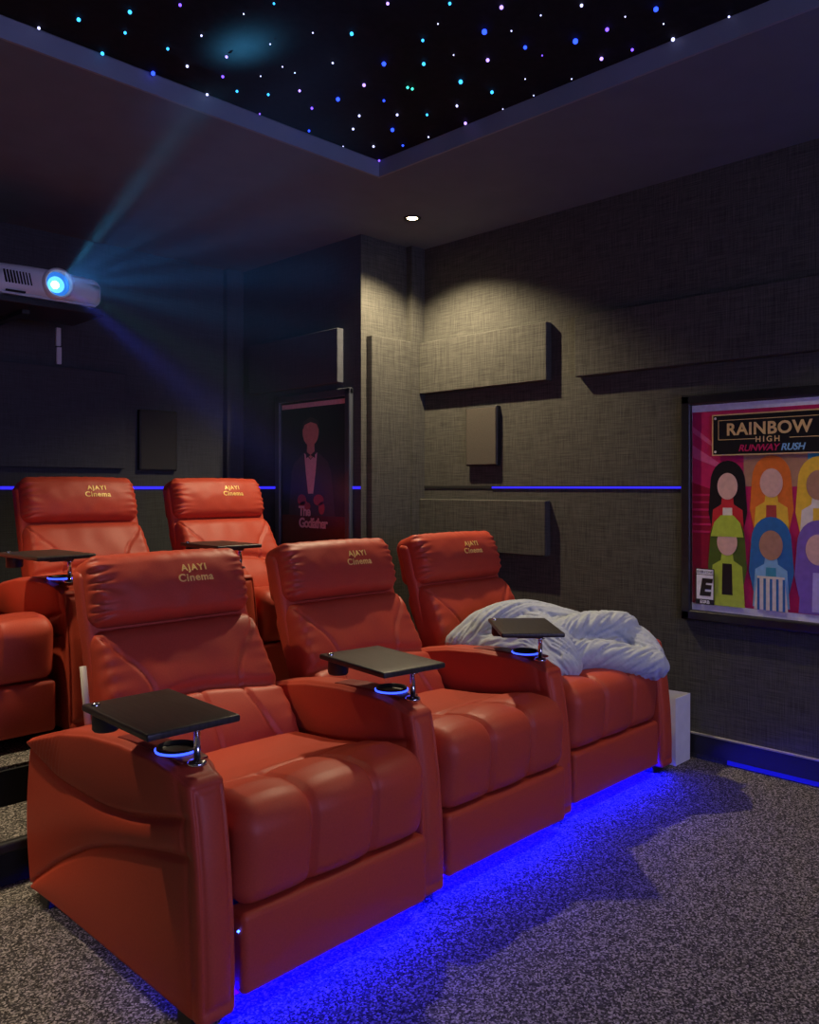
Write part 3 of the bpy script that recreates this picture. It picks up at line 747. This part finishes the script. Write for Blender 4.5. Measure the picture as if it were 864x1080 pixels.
# second poster on the shaded side of the bay: plain stand-in composition
root = poster((BX, 1.3 * 3.443, .82), .755, 1.083, 'black framed film poster on the shaded wall beside the rear recliners', M['frame2'] if 'frame2' in M else mat('grey_black_frame', (.05, .055, .065), .3))
pr = Print(); W2, H2 = .755, 1.083
pr.rect(.05, W2 - .05, .05, H2 - .05, P['night'], 0)
pr.rect(.055, W2 - .06, H2 - .092, H2 - .062, P['rose'], 1)
pr.rect(.055, W2 - .06, .055, .30, P['wine'], 1)
P['suit'] = P['black']; pc('suit', .06, .036, .04)
pr.poly([(.13, .30), (.60, .30), (.56, .58), (.53, .64), (.43, .70), (.36, .715), (.29, .70), (.19, .64), (.16, .58)], P['suit'], 2)
pr.poly([(.325, .78), (.395, .78), (.40, .69), (.36, .66), (.32, .69)], P['flesh'], 3)
pr.ell(.36, .83, .082, .085, P['flesh'], 4); pr.poly([(.275, .84), (.285, .90), (.36, .928), (.435, .90), (.445, .84), (.42, .88), (.36, .895), (.30, .88)], P['suit'], 5)
pr.poly([(.295, .70), (.36, .655), (.425, .70), (.41, .58), (.385, .44), (.335, .44), (.31, .58)], P['rose'], 4)
pr.poly([(.36, .685), (.315, .665), (.315, .71)], P['black'], 5); pr.poly([(.36, .685), (.405, .665), (.405, .71)], P['black'], 5)
for u, v, a, b in ((.27, .40, .045, .035), (.44, .40, .05, .035), (.30, .36, .06, .03), (.47, .35, .03, .04)): pr.ell(u, v, a, b, P['brick'], 5)
pr.text('The', .30, .30, .085, P['rose'], 6, .85, .003); pr.text('Godfather', .385, .225, .085, P['rose'], 6, .80, .003)
pr.build(root)

# ------------------------------------------------------------------ haze lit by the projector
lens = Vector((1.68, 4.10, 2.334))
mb = MB(); hp = [(4.055, 2.40, 2.23, .07), (3.15, ZC - .004, 1.72, .16), (1.95, ZC - .004, 1.16, .26)]
mb.add([p for (y, zt, zb, xw) in hp for p in ((1.68 - xw, y, zb), (1.68 + xw, y, zb), (1.68 + xw, y, zt), (1.68 - xw, y, zt))],
       [[i*4+j, (i+1)*4+j, (i+1)*4+(j+1) % 4, i*4+(j+1) % 4] for i in range(2) for j in range(4)] + [[0, 1, 2, 3], [11, 10, 9, 8]])
import bmesh
hz = mb.build('haze', None)
bmm = bmesh.new(); bmm.from_mesh(hz.data); bmesh.ops.recalc_face_normals(bmm, faces=bmm.faces)
if bmm.calc_volume(signed=True) < 0: bmesh.ops.reverse_faces(bmm, faces=bmm.faces)
bmm.to_mesh(hz.data); bmm.free()
hz.data.materials.clear()
hm = bpy.data.materials.new('thin_haze'); hm.use_nodes = True; hm.node_tree.nodes.clear()
vs_ = hm.node_tree.nodes.new('ShaderNodeVolumeScatter'); ou = hm.node_tree.nodes.new('ShaderNodeOutputMaterial')
vs_.inputs['Density'].default_value = .06; vs_.inputs['Anisotropy'].default_value = .0; vs_.inputs['Color'].default_value = (.9, .95, 1, 1)
hm.node_tree.links.new(vs_.outputs[0], ou.inputs['Volume'])
hz.data.materials.append(hm)
tag(hz, 'thin haze in front of the projector showing its fan of blue light beams', 'haze', kind='stuff')
bm = spot('projector_beam', lens + Vector((0, .015, -.013)), E_BEAM, (.35, .72, 1.0), 90, .1, .012, (R(-90), 0, 0))
l = bm.data; l.use_nodes = True; nt = l.node_tree; em = nt.nodes['Emission']
tc = nt.nodes.new('ShaderNodeTexCoord'); sx = nt.nodes.new('ShaderNodeSeparateXYZ'); nt.links.new(tc.outputs['Normal'], sx.inputs[0])
def mth(op, a, b=None):
    n = nt.nodes.new('ShaderNodeMath'); n.operation = op
    for i, v in enumerate((a, b)):
        if v is None: continue
        if isinstance(v, (int, float)): n.inputs[i].default_value = v
        else: nt.links.new(v, n.inputs[i])
    return n.outputs[0]
dz = mth('DIVIDE', sx.outputs[1], mth('ABSOLUTE', sx.outputs[2])); dx = mth('DIVIDE', sx.outputs[0], mth('ABSOLUTE', sx.outputs[2]))
BEAM_SIGN = -1.0
tot = None
for (mz, wz, wx, amp, colr) in ((.35, .026, .05, 3.2, (.25, .75, 1)), (.16, .035, .05, .8, (.2, .5, 1)), (.05, .03, .05, 1.0, (.2, .55, 1)), (-.07, .025, .05, 1.3, (.15, .5, 1)), (-.16, .03, .05, 1.5, (.12, .5, 1)), (-.26, .035, .05, .9, (.15, .5, .8)), (-.40, .04, .04, .8, (.10, .45, .15)), (-.52, .05, .05, 1.6, (.16, .12, 1)), (-.05, .30, .12, .35, (.15, .45, 1))):
    ez = mth('DIVIDE', mth('SUBTRACT', dz, mz * BEAM_SIGN), wz); ex = mth('DIVIDE', dx, wx)
    gg = mth('MULTIPLY', mth('POWER', 2.718, mth('MULTIPLY', mth('ADD', mth('MULTIPLY', ez, ez), mth('MULTIPLY', ex, ex)), -1.0)), amp)
    cb = nt.nodes.new('ShaderNodeVectorMath'); cb.operation = 'SCALE'; cb.inputs[0].default_value = colr; nt.links.new(gg, cb.inputs['Scale'])
    if tot is None: tot = cb.outputs[0]
    else:
        ad = nt.nodes.new('ShaderNodeVectorMath'); ad.operation = 'ADD'; nt.links.new(tot, ad.inputs[0]); nt.links.new(cb.outputs[0], ad.inputs[1]); tot = ad.outputs[0]
nt.links.new(tot, em.inputs['Color']); em.inputs['Strength'].default_value = 1.0
